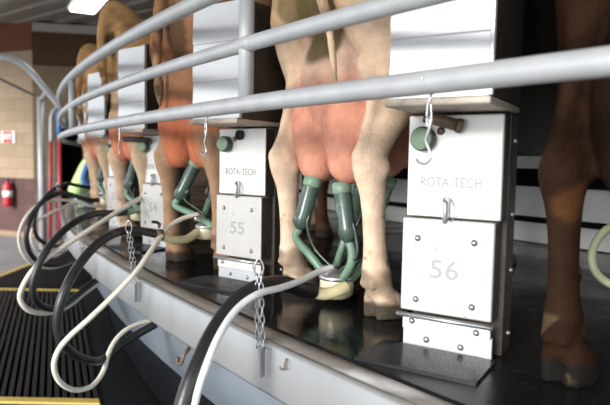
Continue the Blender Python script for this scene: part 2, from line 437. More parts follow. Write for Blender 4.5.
# ------------------------------------------------------------------ rails
zb, zm, zt = P + .7364 * .85, P + .9224 * .85, P + 1.1225 * .85
rail = thing('safety_rail', 'curved galvanised three-bar pipe rail running round the platform edge', 'rail', (CX, CY, 0))
RR = RIM
def rbar(name, z, r):
    pts = [ring(RR, kth(8.5) + (kth(-2.6) - kth(8.5)) * i / 180, z) - V((CX, CY, 0)) for i in range(181)]
    mb = MB(); mb.tube(pts, r, 18, 1); return mb.build(name, M['pipe'], rail)
rbar('bottom_rail', zb, .0225); rbar('middle_rail', zm, .0205); rbar('top_rail', zt, .0245)
for th in (px_th(243.5, 0), px_th(73.5, 0), kth(-1.4)):
    a = ring(RR, th, 0) - V((CX, CY, 0))
    mb = MB(); mb.tube([(a.x, a.y, zb if th < kth(-1) else P), (a.x, a.y, zm), (a.x, a.y, zt)], .0205, 16, 1); mb.build('post', M['pipe'], rail)
    mb = MB(); mb.tube([ring(RR, th + e * .0016, zm) - V((CX, CY, 0)) for e in (-1.4, -1, -.3, .3, 1, 1.4)], [.0205, .0225, .0245, .0245, .0225, .0205], 16, 2); mb.build('weld_collar', M['pipe'], rail)

# hooks hanging from the bottom rail
def rail_hook(th, L, label):
    p = ring(RR, th, zb - .0225)
    t = thing('hanging_hook', label, 'hook', p, th + PI / 2, 'wire hooks on the bottom rail')
    a = L * .42
    mb = MB(); mb.tube([(0, .024, .03), (.0, .0, -.004), (-.004, -.004, -.02), (-.004, -.004, -a), (.003, -.004, -a - .008), (.006, -.004, -a), (.004, -.004, -.02), (0, -.002, -.003), (0, -.026, .028)], .0017, 6, 4); mb.build('wire_loop', M['steel'], t)
    mb = MB(); mb.tube([(-.004, -.004, -a + .012), (.004, -.006, -a + .006), (.004, -.006, -a - .008), (-.004, -.006, -a - .03), (-.004, -.006, -L * .66), (.006, -.006, -L * .82), (.008, -.006, -L * .93), (-.003, -.006, -L), (-.018, -.006, -L * .985), (-.026, -.006, -L * .93)], .0027, 8, 5); mb.build('hook_bend', M['steel'], t)
rail_hook(px_th(420.5, 0), .128, 'steel wire hook hanging in front of the cabinet numbered 56')
rail_hook(px_th(206, 0), .115, 'steel wire hook hanging left of the cabinet numbered 55')
rail_hook(px_th(121, 0), .12, 'small steel hook hanging left of the cabinet numbered 54')

# ------------------------------------------------------------------ cabinets
def text_mesh(body, size, width, M_, depth=.0006, space=1.0):
    cu = bpy.data.curves.new('t', 'FONT'); cu.body = body; cu.size = size; cu.extrude = depth; cu.align_x = 'CENTER'; cu.align_y = 'CENTER'; cu.space_character = space; cu.offset = size * .012
    o = bpy.data.objects.new('t', cu); C.objects.link(o)
    dg = bpy.context.evaluated_depsgraph_get(); me = bpy.data.meshes.new_from_object(o.evaluated_get(dg))
    bpy.data.objects.remove(o); bpy.data.curves.remove(cu)
    xs = [v.co.x for v in me.vertices]; w = max(xs) - min(xs)
    me.transform(Matrix.Scale(width / w, 4, V((1, 0, 0)))); me.transform(M_)
    return me
RX = Matrix.Rotation(PI / 2, 4, 'X')
def bolts(name, pts, par, r=.0062, m='bolt'):
    for p in pts:
        mb = MB(); mb.lathe([(r * 1.35, -.001), (r * 1.35, .0015), (r, .002), (r, .004), (r * .55, .0062), (.0005, .0066)], 12, RX)
        mb.build(name, M[m], par, loc=p)
def make_cabinet(k, number, label, pipe):
    th = kth(k); p = ring(CAB_R, th, P + .004); rz = th + PI / 2 + PSI
    t = thing('milking_cabinet', label, 'cabinet', p, rz, 'numbered milking cabinets between the cows')
    H = CH - .004; s = SEAM - .004
    D = .055
    mb = MB(); mb.box(.0, CW, .0, D, s + .003, H, .004); up = mb.build('upper_door', M['panel'], t)
    mb = MB(); mb.box(-.006, CW - .010, -.008, D, HINGE + .01, s - .002, .004); lo = mb.build('lower_door', M['panel_low'], t)
    # body behind the doors, darkened in its colour for shade
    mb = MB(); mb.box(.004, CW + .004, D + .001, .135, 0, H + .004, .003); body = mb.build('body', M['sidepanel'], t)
    for z in (.05, .21, .35, .53):
        bolt = MB()
        Mx = Matrix.Translation((CW + .004, .10 if z < .3 else .09, z)) @ Matrix.Rotation(PI / 2, 4, 'Y'); bolt.lathe([(.007, -.001), (.007, .005), (.004, .008), (.0005, .0085)], 10, Mx)
        bolt.build('side_bolt', M['bolt'], body)
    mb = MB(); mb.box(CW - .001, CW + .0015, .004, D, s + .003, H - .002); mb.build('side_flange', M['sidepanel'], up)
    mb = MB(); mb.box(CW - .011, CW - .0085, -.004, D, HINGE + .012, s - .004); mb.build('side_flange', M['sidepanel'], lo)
    dm = Matrix.Translation((CW - .06, .215, 0)) @ Matrix.Rotation(-PSI, 4, 'Z')
    mb = MB(); mb.box(0, .025, 0, 1.25, .50, 1.12, .004, dm); mb.box(-.005, .03, 1.19, 1.25, 0, .50, .004, dm); mb.build('bail_divider', M['divider'], t)
    # hinge rod + bottom plates
    mb = MB(); mb.tube([(-.014, -.010, HINGE - .002), (CW - .004, -.010, HINGE - .002)], .0065, 12, 1); mb.build('hinge_rod', M['steel'], t)
    mb = MB(); mb.box(.0, CW - .012, -.004, .012, .048, HINGE - .004, .002); hl = mb.build('hinge_leaf', M['panel'], t)
    mb = MB(); mb.box(.001, CW - .008, .001, .013, .0, .055, .001); mb.box(.13, CW - .008, -.001, .002, -.001, .012); bp = mb.build('base_plate', M['panel_clean'], t)
    bolts('bolt', [(.026, -.004, .070), (.19, -.004, .066)], hl)
    bolts('bolt', [(.064, .001, .026), (.152, .001, .022)], bp)
    bolts('bolt', [(.036, -.008, .284), (.178, -.008, .284), (.036, -.008, .128), (.178, -.008, .128)], lo)
    # latch
    mb = MB(); mb.box(.096, .114, -.010, -.001, s + .0, s + .054, .003); mb.tube([(.101, -.012, s + .047), (.106, -.017, s + .04), (.108, -.019, s + .02), (.107, -.016, s + .002), (.104, -.012, s - .008)], .0052, 8, 4); lt_ = mb.build('latch', M['steel'], t)
    mb = MB(); mb.tube([(.118, -.008, s + .05), (.126, -.014, s + .03), (.127, -.014, s + .005), (.118, -.01, s - .004)], .0018, 6, 4); mb.build('latch_wire', M['bolt'], lt_)
    # knob
    Mx = Matrix.Translation((.044, 0, .532)) @ RX
    mb = MB(); mb.lathe([(.026, -.001), (.030, .004), (.0305, .024), (.028, .029)], 24, Mx); kb = mb.build('knob', M['knob_dark'], t)
    mb = MB(); mb.lathe([(.027, .027), (.0275, .031), (.024, .0335), (.0005, .034)], 24, Mx); mb.build('knob_face', M['knob'], kb)
    bolts('port_nut', [(.084, 0, .552)], t, .0075, 'rust')
    # outlet pipe
    if pipe == 'long':
        mb = MB(); a, b = V((.058, -.048, .585)), V((.137, -.008, .562))
        mb.tube([a, b], .0145, 16, 1); mb.tube([b + (b - a).normalized() * -.012, b], .0175, 16, 1); pp = mb.build('outlet_pipe', M['rust'], t)
        d = (b - a).normalized(); mb = MB(); mb.tube([a - d * .0006, a + d * .002], .0122, 16, 1); mb.build('bore_shade_cap', M['hole'], pp)  # dark cap on the solid pipe, painted as the shade inside it
    elif pipe == 'left':
        mb = MB(); mb.tube([V((-.085, -.055, .572)), V((.10, -.03, .566))], .0135, 16, 1); mb.build('outlet_pipe', M['black'], t)
    else:
        Mx = Matrix.Translation((.112, 0, .566)) @ RX
        mb = MB(); mb.lathe([(.019, -.001), (.019, .012), (.015, .012), (.015, .003), (.0005, .003)], 20, Mx); mb.build('outlet_pipe', M['hole'], t)
    # writing
    def put(me, name, par):
        me.materials.append(M['lettering']); o = bpy.data.objects.new(name, me); C.objects.link(o); o.parent = par
    put(text_mesh('ROTA-TECH', .036, .152, Matrix.Translation((.112, -.0006, .425)) @ RX, space=1.05), 'lettering', up)
    if number: put(text_mesh(number, .066, .070, Matrix.Translation((.106, -.0086, .208)) @ RX, .0006, 1.1), 'number_lettering', lo)
    # overhanging housing with a drip ledge
    x0, x1, y0 = .010, CW + .006, -.150
    mb = MB(); mb.box(x0 - .004, x1 + .004, y0 - .018, .11, CH + .003, CH + .020, .004); 
    lg = mb.build('drip_ledge', M['ledge'], t)
    z0, z3 = CH + .022, CH + .430
    hz = [z0 + (z3 - z0) * i / 3 for i in range(4)]
    prof = []
    for i in range(3):
        prof += [(y0 - .002, hz[i]), (y0 - .003, hz[i] + .04), (y0 + .0, hz[i + 1] - .03), (y0 + .001, hz[i + 1] - .004)]
    prof += [(y0 + .012, z3), (.02, z3), (.02, z0)]
    vs = [(x, y, z) for x in (x0, x1) for y, z in prof]; n = len(prof)
    fs = [(i, (i + 1) % n, n + (i + 1) % n, n + i) for i in range(n)] + [tuple(range(n - 1, -1, -1)), tuple(range(n, 2 * n))]
    mb = MB(); mb.add(vs, fs, False); hs = mb.build('upper_housing', M['housing'], t)
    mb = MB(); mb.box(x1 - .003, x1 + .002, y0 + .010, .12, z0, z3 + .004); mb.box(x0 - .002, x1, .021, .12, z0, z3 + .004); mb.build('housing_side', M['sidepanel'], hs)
    mb = MB(); mb.box(x1 - .006, x1 + .004, y0 - .006, y0 + .010, z0, z3, .002); mb.build('corner_trim', M['panel_clean'], hs)
    return t
make_cabinet(0, '56', 'stainless milking cabinet numbered 56, nearest and largest of the row', 'long')
make_cabinet(1, '55', 'stainless milking cabinet numbered 55, standing under the upright rail post', 'hole')
make_cabinet(2, '54', 'stainless milking cabinet numbered 54, partly hidden by the reddish brown cow', 'left')
make_cabinet(3, '53', 'stainless milking cabinet just left of 54, its panel half behind a cow leg', 'hole')
make_cabinet(4, '52', 'narrow sliver of milking cabinet second left of 54', 'hole')
make_cabinet(5, '51', 'farthest visible milking cabinet at the left end of the row', 'hole')

M['bay_mat'] = mat('ribbed_bay_mat', (.018, .020, .024), .22, 0, .05, 20, .3, 6, spec=.5)
for k, lb in ((0, 'ribbed black rubber mat on the deck at the foot of cabinet 56'), (1, 'ribbed black rubber mat on the deck at the foot of cabinet 55'), (2, 'ribbed black rubber mat on the deck at the foot of cabinet 54')):
    th = kth(k); mb = MB(); x0, x1, y0, y1 = -.05, CW + .005, -.175, -.005
    mb.box(x0, x1, y0, y1, 0, .006)
    n = 60
    for i in range(n):
        x = x0 + (x1 - x0) * i / n; w_ = (x1 - x0) / n
        mb.add([(x, y0, .006), (x + w_ * .25, y0, .0085), (x + w_ * .6, y0, .0085), (x + w_ * .85, y0, .006), (x, y1, .006), (x + w_ * .25, y1, .0085), (x + w_ * .6, y1, .0085), (x + w_ * .85, y1, .006)], [(0, 1, 5, 4), (1, 2, 6, 5), (2, 3, 7, 6), (0, 3, 2, 1), (4, 5, 6, 7)], False)
    tag(mb.build('rubber_mat', M['bay_mat'], loc=ring(CAB_R, th, P + .0045), rot=(0, 0, th + PI / 2 + PSI), fix=False), lb, 'mat', 'ribbed mats at the cabinets')

# ------------------------------------------------------------------ cows
def cow_mesh(name, stance, pal, voxel, tail, legdy=(0, 0), hipz=1.0, udz=0.0, seed=0, uw=1.0, uy=0.0, tw=1.0):
    mb = MB(); n = 20
    def slices(rows):
        mb.loft([[(x + rx * math.cos(2 * PI * k / n), y + ry * math.sin(2 * PI * k / n), z) for k in range(n)] for z, x, y, rx, ry in rows])
    # torso along y
    rows = [(-.135, 1.10, .055, .07), (-.11, 1.08, .11, .14), (-.03, 1.03, .17, .22), (.12, 1.0, .215, .275), (.32, .97, .245, .30), (.6, .93, .275, .335), (.85, .91, .285, .345), (1.1, .93, .25, .325), (1.32, .98, .19, .27), (1.42, 1.02, .14, .2)]
    mb.loft([[(rx * math.cos(2 * PI * k / n), y, (zc + rz * math.sin(2 * PI * k / n) * (1.0 if math.sin(2 * PI * k / n) < 0 else .92)) * hipz) for k in range(n)] for y, zc, rx, rz in rows])
    # hip bones, pin bones, tail head
    for s in (-1, 1):
        mb.ball((s * .19, .22, 1.165 * hipz), .055, .10, .05); mb.ball((s * .085, -.09, 1.13 * hipz), .05, .06, .055)
    mb.ball((0, -.04, 1.215 * hipz), .045, .14, .045)
    # hind legs
    for s, dy in zip((-1, 1), legdy):
        h = stance
        rows = [(1.18 * hipz, .11, .10, .09, .16), (1.05 * hipz, .13, .09, .115, .22), (.94, .145, .085, .12, .215), (.84, .165, .10, .108, .185), (.75, .19, .115, .088, .145), (.67, h * .99, .085, .066, .105), (.60, h, .04, .050, .076), (.54, h, -.003, .041, .060), (.50, h, -.03, .041, .056), (.462, h, -.042, .047, .060), (.425, h, -.036, .043, .054), (.38, h, -.026, .035, .045), (.32, h, -.02, .031, .040), (.24, h, -.014, .030, .038), (.18, h, -.008, .034, .042), (.145, h, -.004, .041, .050), (.115, h, .002, .042, .050), (.085, h, .014, .039, .044), (.06, h, .022, .044, .052)]
        rows = [(z, s * x * (tw if z > .7 else 1), y + dy * max(0, 1 - z / .75), rx * (tw if z > .8 else 1), ry) for z, x, y, rx, ry in rows]
        slices(list(reversed(rows)))
        # achilles / hock point, dewclaws, hoof claws
        mb.tube([(s * h, -.085 + dy * .35, .492), (s * h * .99, -.058 + dy * .25, .56), (s * h * .97, -.03, .66), (s * .18, -.02, .78)], [.021, .016, .022, .04], 10, 4)
        mb.ball((s * h, -.085 + dy * .4, .487), .024, .024, .032)
        mb.ball((s * (h + .038), -.02 + dy * .4, .455), .014, .03, .03); mb.ball((s * (h - .038), -.02 + dy * .4, .455), .014, .03, .03)
        for e in (-1, 1):
            mb.ball((s * h + e * .022, -.038 + dy * .85, .108), .011, .013, .018)
            x = s * h + e * .026
            mb.loft([[(x + rx * math.cos(2 * PI * k / n), y + ry * math.sin(2 * PI * k / n) + dy, z) for k in range(n)] for z, y, rx, ry in ((0, .045, .030, .068), (.02, .043, .030, .066), (.055, .033, .028, .056), (.08, .022, .022, .042))])
    # front legs
    for s in (-1, 1):
        rows = [(.95, .16, 1.190, .08, .15), (.8, .16, 1.170, .08, .13), (.68, .16, 1.160, .065, .09), (.55, .16, 1.170, .046, .06), (.43, .16, 1.180, .042, .05), (.37, .16, 1.180, .04, .045), (.28, .16, 1.170, .03, .035), (.16, .16, 1.170, .033, .038), (.11, .16, 1.170, .042, .046), (.06, .16, 1.190, .045, .052), (.0, .16, 1.205, .055, .07)]
        slices(list(reversed([(z, s * x, y, rx, ry) for z, x, y, rx, ry in rows])))
    # udder
    u = udz
    for s in (-1, 1):
        mb.ball((s * .074 * uw, .03 + uy, .60 + u), .094 * uw, .125, .20); mb.ball((s * .072, .27, .62 + u), .09, .15, .17)
        mb.ball((s * .072 * uw, uy, .475 + u), .066 * uw, .07, .075); mb.ball((s * .06, .2, .48 + u), .05, .055, .06)
    mb.ball((0, .03 + uy, .74 + u), .14 * uw, .13, .24); mb.ball((0, .45, .68), .13, .25, .10)
    # neck and head
    mb.loft([[(rx * math.cos(2 * PI * k / n), y, z + rz * math.sin(2 * PI * k / n)) for k in range(n)] for y, z, rx, rz in ((1.25, 1.03, .15, .24), (1.45, 1.08, .115, .19), (1.62, 1.14, .095, .15), (1.78, 1.2, .085, .12))])
    mb.loft([[(rx * math.cos(2 * PI * k / n), y, z + rz * math.sin(2 * PI * k / n)) for k in range(n)] for y, z, rx, rz in ((1.70, 1.25, .06, .06), (1.76, 1.25, .095, .10), (1.86, 1.2, .10, .105), (1.98, 1.13, .075, .085), (2.08, 1.06, .065, .07), (2.14, 1.02, .07, .062), (2.17, 1.0, .05, .04))])
    for s in (-1, 1):
        mb.ball((s * .17, 1.74, 1.27), .085, .02, .045); mb.ball((s * .092, 1.87, 1.23), .022, .03, .024)
    # tail
    mb.tube([V(p) for p in tail[0]], tail[1], 12, 5)
    me = mb.mesh(name + '_raw'); o = bpy.data.objects.new('raw', me); C.objects.link(o)
    r = o.modifiers.new('r', 'REMESH'); r.mode = 'VOXEL'; r.voxel_size = voxel; r.use_smooth_shade = True
    sm_ = o.modifiers.new('s', 'SMOOTH'); sm_.factor = .5; sm_.iterations = 5 if voxel < .012 else 3
    dg = bpy.context.evaluated_depsgraph_get(); out = bpy.data.meshes.new_from_object(o.evaluated_get(dg)); out.name = name
    bpy.data.objects.remove(o); bpy.data.meshes.remove(me)
    out.polygons.foreach_set('use_smooth', [True] * len(out.polygons))
    # coat colours
    nv = len(out.vertices); co = np.empty(nv * 3, 'f'); out.vertices.foreach_get('co', co); co = co.reshape(-1, 3); x, y, z = co.T
    rng = np.random.RandomState(seed)
    def wob(sc):
        q = np.zeros(nv)
        for _ in range(5):
            w = rng.normal(size=3) * sc; q += np.sin(co @ w + rng.uniform(0, 6.3))
        return q / 5
    def S(a, lo, hi): t = np.clip((a - lo) / (hi - lo), 0, 1); return t * t * (3 - 2 * t)
    base, leg, bag, inner = (np.array(pal[k_]) for k_ in ('coat', 'leg', 'udder', 'inner'))
    col = np.tile(base, (nv, 1))
    def mixin(c, f): 
        nonlocal col
        col = col * (1 - f[:, None]) + np.array(c)[None] * f[:, None]
    mixin(leg, S(.80 - z + .10 * wob(9), 0, .28) * pal.get('legmix', 1))
    # pale inner / rear face of the thigh
    mixin(inner, S(.95 - z + .05 * wob(8), 0, .1) * S(-y + .04 + .03 * wob(10), -.02, .08) * pal.get('innermix', .6))
    # udder
    ud = np.minimum.reduce([((x - s * .074 * uw) / (.11 * uw)) ** 2 + ((y - yy) / .15) ** 2 + ((z - zz - u) / rz) ** 2 for s in (-1, 1) for yy, zz, rz in ((.02 + uy, .58, .23), (.27, .6, .2))] + [(x / (.145 * uw)) ** 2 + ((y - .03 - uy) / .15) ** 2 + ((z - .72 - u) / .25) ** 2])
    legmask = S(np.abs(x) - (stance - .065), 0, .03) * S(.62 - z, 0, .06)
    uf = S(1.15 - ud + .12 * wob(20), 0, .22) * (1 - legmask)
    mixin(bag, uf)
    mixin(np.array(pal['udder_top']), uf * S(z - pal.get('utz', .66) - u + .05 * wob(9), 0, .14))
    # knees and hocks worn darker, hooves, dewclaws
    mixin(np.array(leg) * .55, S(.03 - np.abs(z - .13) + .015 * wob(25), 0, .04) * .5)
    mixin(np.array(pal['hoof']), S(.062 - z + .01 * wob(30), 0, .02))
    mixin(np.array(pal['hoof']), S(.16 - z, 0, .01) * S(z - .07, 0, .01) * S(-y - .045, 0, .01) * .8)
    # muzzle
    mixin((.05, .04, .035), S(y - 2.09, 0, .05)); mixin((.01, .01, .01), S(.03 - np.sqrt((np.abs(x) - .1) ** 2 + (y - 1.875) ** 2 + (z - 1.232) ** 2), 0, .01))
    for c, ctr, rad, a in pal.get('patch', []):
        d = np.sqrt((((co - np.array(ctr)) / np.array(rad)) ** 2).sum(1)) + .35 * wob(28) + .25 * wob(60)
        mixin(c, S(1.0 - d, 0, .35) * a)
    # dung splashes on the lower legs
    mixin((.10, .07, .04), S(wob(55) + wob(90) * .6 - .55, 0, .12) * S(.45 - z, 0, .25) * .6)
    # tail colour
    at_ = out.color_attributes.new('coat', 'FLOAT_COLOR', 'POINT')
    at_.data.foreach_set('color', np.concatenate([col, np.ones((nv, 1))], 1).astype('f').ravel())
    out.materials.append(M['cow'])
    return out

def cow(k, r, label, me, tailpts, dth=0, yaw=0, switch=True):
    th = kth(k); p = ring(r, th, P + .004)
    t = thing('cow', label, 'cow', p, th + PI / 2 + yaw, 'cows standing on the platform')
    o = bpy.data.objects.new('body', me); C.objects.link(o); o.parent = t
    if switch:
        a, b = V(tailpts[-2]), V(tailpts[-1]); d = (b - a).normalized()
        mb = MB(); mb.tube([b - d * .03, b + d * .02, b + d * .06, b + d * .11], [.012, .022, .018, .004], 10, 4); mb.build('tail_switch', M['switch'], t)
    return t

T_hang = ([(0, -.02, 1.22), (0, -.11, 1.25), (.01, -.16, 1.19), (.03, -.175, 1.05), (.06, -.165, .9), (.085, -.155, .78)], [.04, .036, .03, .024, .019, .013])
T_right = ([(0, -.02, 1.22), (.01, -.11, 1.25), (.04, -.155, 1.2), (.085, -.168, 1.08), (.125, -.160, .95), (.155, -.148, .84), (.172, -.138, .70)], [.04, .036, .03, .024, .019, .014, .010])
T_left = ([(0, -.02, 1.22), (-.01, -.11, 1.25), (-.03, -.155, 1.19), (-.05, -.17, 1.06), (-.06, -.17, .95), (-.065, -.165, .86), (-.065, -.16, .80)], [.036, .034, .030, .026, .022, .019, .016])
T_arch = ([(0, -.02, 1.24), (-.005, -.10, 1.29), (-.015, -.15, 1.275), (-.025, -.178, 1.19), (-.03, -.185, 1.07), (-.033, -.18, .96), (-.033, -.17, .88)], [.040, .036, .034, .031, .028, .024, .020])
cream = dict(coat=(.70, .48, .29), leg=(.76, .55, .40), udder=(.72, .33, .23), udder_top=(.78, .54, .42), inner=(.80, .60, .44), hoof=(.085, .07, .055), innermix=.8,
             patch=[((.13, .10, .045), (.045, -.10, .885), (.13, .16, .15), .95), ((.16, .12, .055), (-.10, -.1, 1.06), (.12, .14, .16), .8), ((.26, .20, .14), (.222, -.01, .10), (.09, .09, .06), .7), ((.26, .20, .14), (-.222, -.01, .10), (.09, .09, .06), .7), ((.14, .11, .05), (.235, .0, .44), (.03, .06, .035), .5)])
redb = dict(utz=.60, coat=(.36, .185, .095), leg=(.15, .078, .043), udder=(.50, .165, .085), udder_top=(.36, .18, .10), inner=(.52, .33, .205), hoof=(.06, .045, .035), innermix=.6,  # brown legs, colour deepened for the shade they stand in
            patch=[((.52, .36, .24), (.2, -.05, .95), (.08, .15, .16), .5), ((.07, .05, .035), (0, -.12, 1.0), (.07, .1, .14), .7)])
dark = dict(coat=(.036, .018, .010), leg=(.024, .012, .007), udder=(.02, .010, .007), udder_top=(.02, .011, .008), inner=(.036, .018, .010), hoof=(.013, .012, .011), innermix=.3,
            patch=[((.10, .042, .017), (-.19, -.04, .40), (.04, .05, .06), .7)])
tan = dict(utz=.55, coat=(.46, .27, .12), leg=(.52, .35, .23), udder=(.60, .22, .13), udder_top=(.54, .37, .24), inner=(.60, .44, .31), hoof=(.10, .08, .06), innermix=.8,
           patch=[((.05, .03, .02), (0, -.13, 1.08), (.04, .06, .1), .85)])
gold = dict(utz=.55, coat=(.52, .30, .13), leg=(.54, .36, .22), udder=(.60, .24, .15), udder_top=(.58, .41, .27), inner=(.62, .46, .32), hoof=(.1, .08, .06), innermix=.7)

me = cow_mesh('cow_cream', .222, cream, .0095, T_right, (-.0, .0), udz=0, seed=1, uw=1.12, tw=1.16)
cow(.45, 14.60, 'cream and tan cow with a pink udder between cabinets 55 and 56', me, T_right[0], switch=False)
me = cow_mesh('cow_dark', .20, dark, .0105, T_hang, seed=2)
cow(-.577, 14.65, 'dark brown cow at the right edge, right of cabinet 56', me, T_hang[0])
me = cow_mesh('cow_red', .158, redb, .0105, T_left, udz=.03, seed=3, uw=1.15, uy=-.03)
cow(1.29, 14.70, 'reddish brown cow with an orange udder between cabinets 54 and 55', me, T_left[0], yaw=.34)
me = cow_mesh('cow_tan', .165, tan, .013, T_arch, udz=.05, seed=4, uw=1.0, uy=-.04)
cow(2.17, 14.72, 'tan cow with its tail arched up, left of cabinet 54', me, T_arch[0], yaw=.18)
me = cow_mesh('cow_gold', .16, gold, .014, T_left, udz=.05, seed=5, uw=1.0, uy=-.04)
cow(3.25, 14.72, 'golden tan cow second left of cabinet 54', me, T_left[0], yaw=.15)
me2 = me.copy()
cow(4.32, 14.72, 'farthest cow of the row, its pale hind legs beside the vest', me2, T_left[0])

# ------------------------------------------------------------------ milking clusters and hoses
def tube_obj(name, pts, r, m, parent=None, n=12, sub=6, flat=1.0):
    mb = MB(); mb.tube(pts, r, n, sub, flat=flat); return mb.build(name, m, parent)
def make_cluster(k, r, label, udz, stance_front=.06, yaw=0, claw=(0.02, .03, .115), cups=None, bs=1.0):
    th = kth(k); p = ring(r, th, P + .004)
    t = thing('milking_cluster', label, 'milking cluster', p, th + PI / 2 + yaw, 'milking clusters hanging under the udders')
    cl = V(claw)
    mb = MB(); mb.lathe([(a_ * bs, b_ * bs) for a_, b_ in [(.012, -.042), (.034, -.040), (.044, -.030), (.046, -.008), (.045, .012), (.040, .018)]], 24, Matrix.Translation(cl)); bw = mb.build('claw_bowl', M['bowl'], t)
    mb = MB(); mb.lathe([(a_ * bs, b_ * bs) for a_, b_ in [(.047, .010), (.049, .014), (.046, .022), (.030, .032), (.014, .037), (.0005, .038)]], 24, Matrix.Translation(cl)); mb.tube([cl + V((0, 0, .03)), cl + V((-.005, -.02, .048)), cl + V((-.02, -.05, .05))], .011, 10, 4); mb.build('claw_cap', M['steel'], bw)
    mb = MB(); mb.tube([cl + V((.01, -.01, .03)), cl + V((.01, -.012, .055))], .010, 10, 1); mb.build('claw_valve', M['blue'] if False else M['black'], bw)
    for (x, y, z), (bx, by, bz) in cups:
        a, b = V((x, y, z)), V((bx, by, bz)); d = (b - a).normalized(); L = (b - a).length
        c = MB(); c.tube([a + d * L * .16, a + d * L * .2, a + d * L * .75, a + d * L * .80, a + d * L * .95, b, b + d * .012], [.029, .0295, .0275, .031, .031, .024, .014], 18, 1); sh = c.build('teat_cup', M['shell'], t)
        c = MB(); c.tube([a + d * -.004, a, a + d * L * .16, a + d * L * .19], [.022, .0315, .032, .030], 18, 1); c.build('liner_top', M['liner'], sh)
        e = cl + V((.03 if x > 0 else -.03, .025 if y > .1 else -.018, .018))
        out = V(((.05 if x > 0 else -.045), .01, 0))
        mid = (b + e) / 2 + out * .55 + V((0, 0, -.02))
        tube_obj('short_milk_tube', [b + d * .008, b + d * .045 + out * .12, mid, e + out * .35 + V((0, 0, .004)), e], .0145, M['green_tube'], t)
        # thin pulse tube alongside
        side = d.cross(V((0, 1, 0))).normalized() * .03
        tube_obj('pulse_tube', [a + d * L * .72 + side, a + d * L * .95 + side * 1.2, mid + side * .9 + V((0, 0, .03)), cl + V((0, 0, .035))], .0042, M['shell'], t, 8)
    return t
cups1 = [((-.075, -.02, .420), (-.108, -.05, .250)), ((.058, -.012, .405), (.082, .005, .225)), ((-.055, .20, .42), (-.05, .13, .26)), ((.055, .20, .42), (.05, .13, .25))]
make_cluster(.45, 14.60, 'milking cluster with green teat cups under the pink udder beside cabinet 56', 0, cups=cups1, claw=(.015, .015, .070), bs=1.25)
cups2 = [((-.06, .04, .47), (-.05, -.02, .30)), ((.05, .04, .46), (.05, .0, .29)), ((-.055, .2, .47), (-.05, .13, .3)), ((.055, .2, .47), (.05, .13, .3))]
cups2 = [((.005, .0, .475), (-.085, -.03, .30)), ((.075, .05, .46), (.085, .03, .29)), ((-.055, .2, .47), (-.05, .13, .3)), ((.055, .2, .47), (.05, .13, .3))]
make_cluster(1.29, 14.70, 'milking cluster under the orange udder between cabinets 54 and 55', .05, yaw=.34, claw=(.06, -.0, .165), cups=cups2)
make_cluster(2.17, 14.72, 'milking cluster under the tan cow left of cabinet 54', .05, claw=(.04, .0, .16), cups=cups2)
make_cluster(3.25, 14.72, 'milking cluster under the golden tan cow second left of cabinet 54', .05, claw=(.04, .0, .16), cups=cups2)
cups0 = [((-.05, .06, .47), (-.06, .03, .30)), ((.066, .035, .46), (.078, .0, .28)), ((-.055, .22, .47), (-.05, .16, .3)), ((.055, .20, .47), (.05, .13, .3))]
make_cluster(-.577, 14.65, 'milking cluster at the right edge behind the dark cow leg', .0, cups=cups0, claw=(.1, .05, .12))

def hose(label, pts, r, m, cat='hose', group='milk and vacuum hoses looping over the rim', name='hose', flat=1.0, ends=None):
    P3 = [at(*p) if len(p) == 3 else V(p) for p in pts]
    o = tube_obj(name, P3, r, m, None, 14, 6, flat)
    return tag(o, label, cat, group)
# bay of cabinet 56 / 55
H1 = [(314, 291, 1.685), (301, 289, 1.655), (284, 284, 1.60), (262, 286, 1.53), (238, 300, 1.46), (216, 329, 1.39), (200, 360, 1.33), (187, 393, 1.29), (179, 430, 1.27), (182, 475, 1.29), (205, 505, 1.36), (240, 490, 1.48), (262, 440, 1.60)]
hose('thick black milk hose arching over the rim in front of cabinet 55', H1, .0225, M['hose_black'], name='milk_hose')
hose('cream hose arching beside the thick black hose near cabinet 55', [(333, 267, 1.74), (318, 272, 1.70), (300, 281, 1.62), (280, 288, 1.54), (258, 294, 1.47), (237, 309, 1.42), (220, 334, 1.36), (207, 364, 1.31), (196, 398, 1.28), (190, 438, 1.27), (200, 486, 1.31), (235, 475, 1.46), (258, 436, 1.60)], .0095, M['hose_white'], name='vacuum_hose')
hose('short yellowish elbow hose joining the claw beside cabinet 56 to its black hose', [(346, 287, 1.74), (337, 291, 1.715), (325, 294, 1.70), (313, 292, 1.685), (306, 290, 1.67)], .0185, M['hose_yellow'], name='elbow_hose', group='yellowish elbow hoses')
# bay 55 / 54
hose('black milk hose looping low below cabinet 54 towards the left foreground', [(160, 235, 2.31), (140, 231, 2.27), (122, 231, 2.22), (101, 241, 2.12), (81, 262, 2.03), (66, 288, 1.97), (58, 315, 1.95), (60, 338, 1.97), (72, 353, 2.03), (90, 361, 2.11), (104, 359, 2.2), (118, 347, 2.26), (136, 335, 2.32), (156, 324, 2.36)], .0165, M['hose_black'], name='milk_hose')
hose('cream hose with the lowest loop, hanging left of the black hose below 54', [(199, 214, 2.46), (184, 218, 2.42), (170, 226, 2.36), (160, 238, 2.28), (150, 252, 2.18), (135, 273, 2.08), (112, 297, 2.02), (90, 318, 1.98), (70, 336, 1.95), (58, 351, 1.94), (54, 367, 1.95), (60, 382, 1.98), (75, 390, 2.04), (92, 386, 2.1), (103, 372, 2.16), (108, 355, 2.21), (115, 341, 2.26), (126, 330, 2.31), (141, 323, 2.36), (157, 320, 2.40)], .0095, M['hose_cream'], name='vacuum_hose')
hose('short yellowish elbow hose below the orange udder', [(198, 232, 2.50), (187, 239, 2.43), (173, 240, 2.36), (164, 237, 2.33), (156, 234, 2.30)], .018, M['hose_yellow'], name='elbow_hose', group='yellowish elbow hoses')
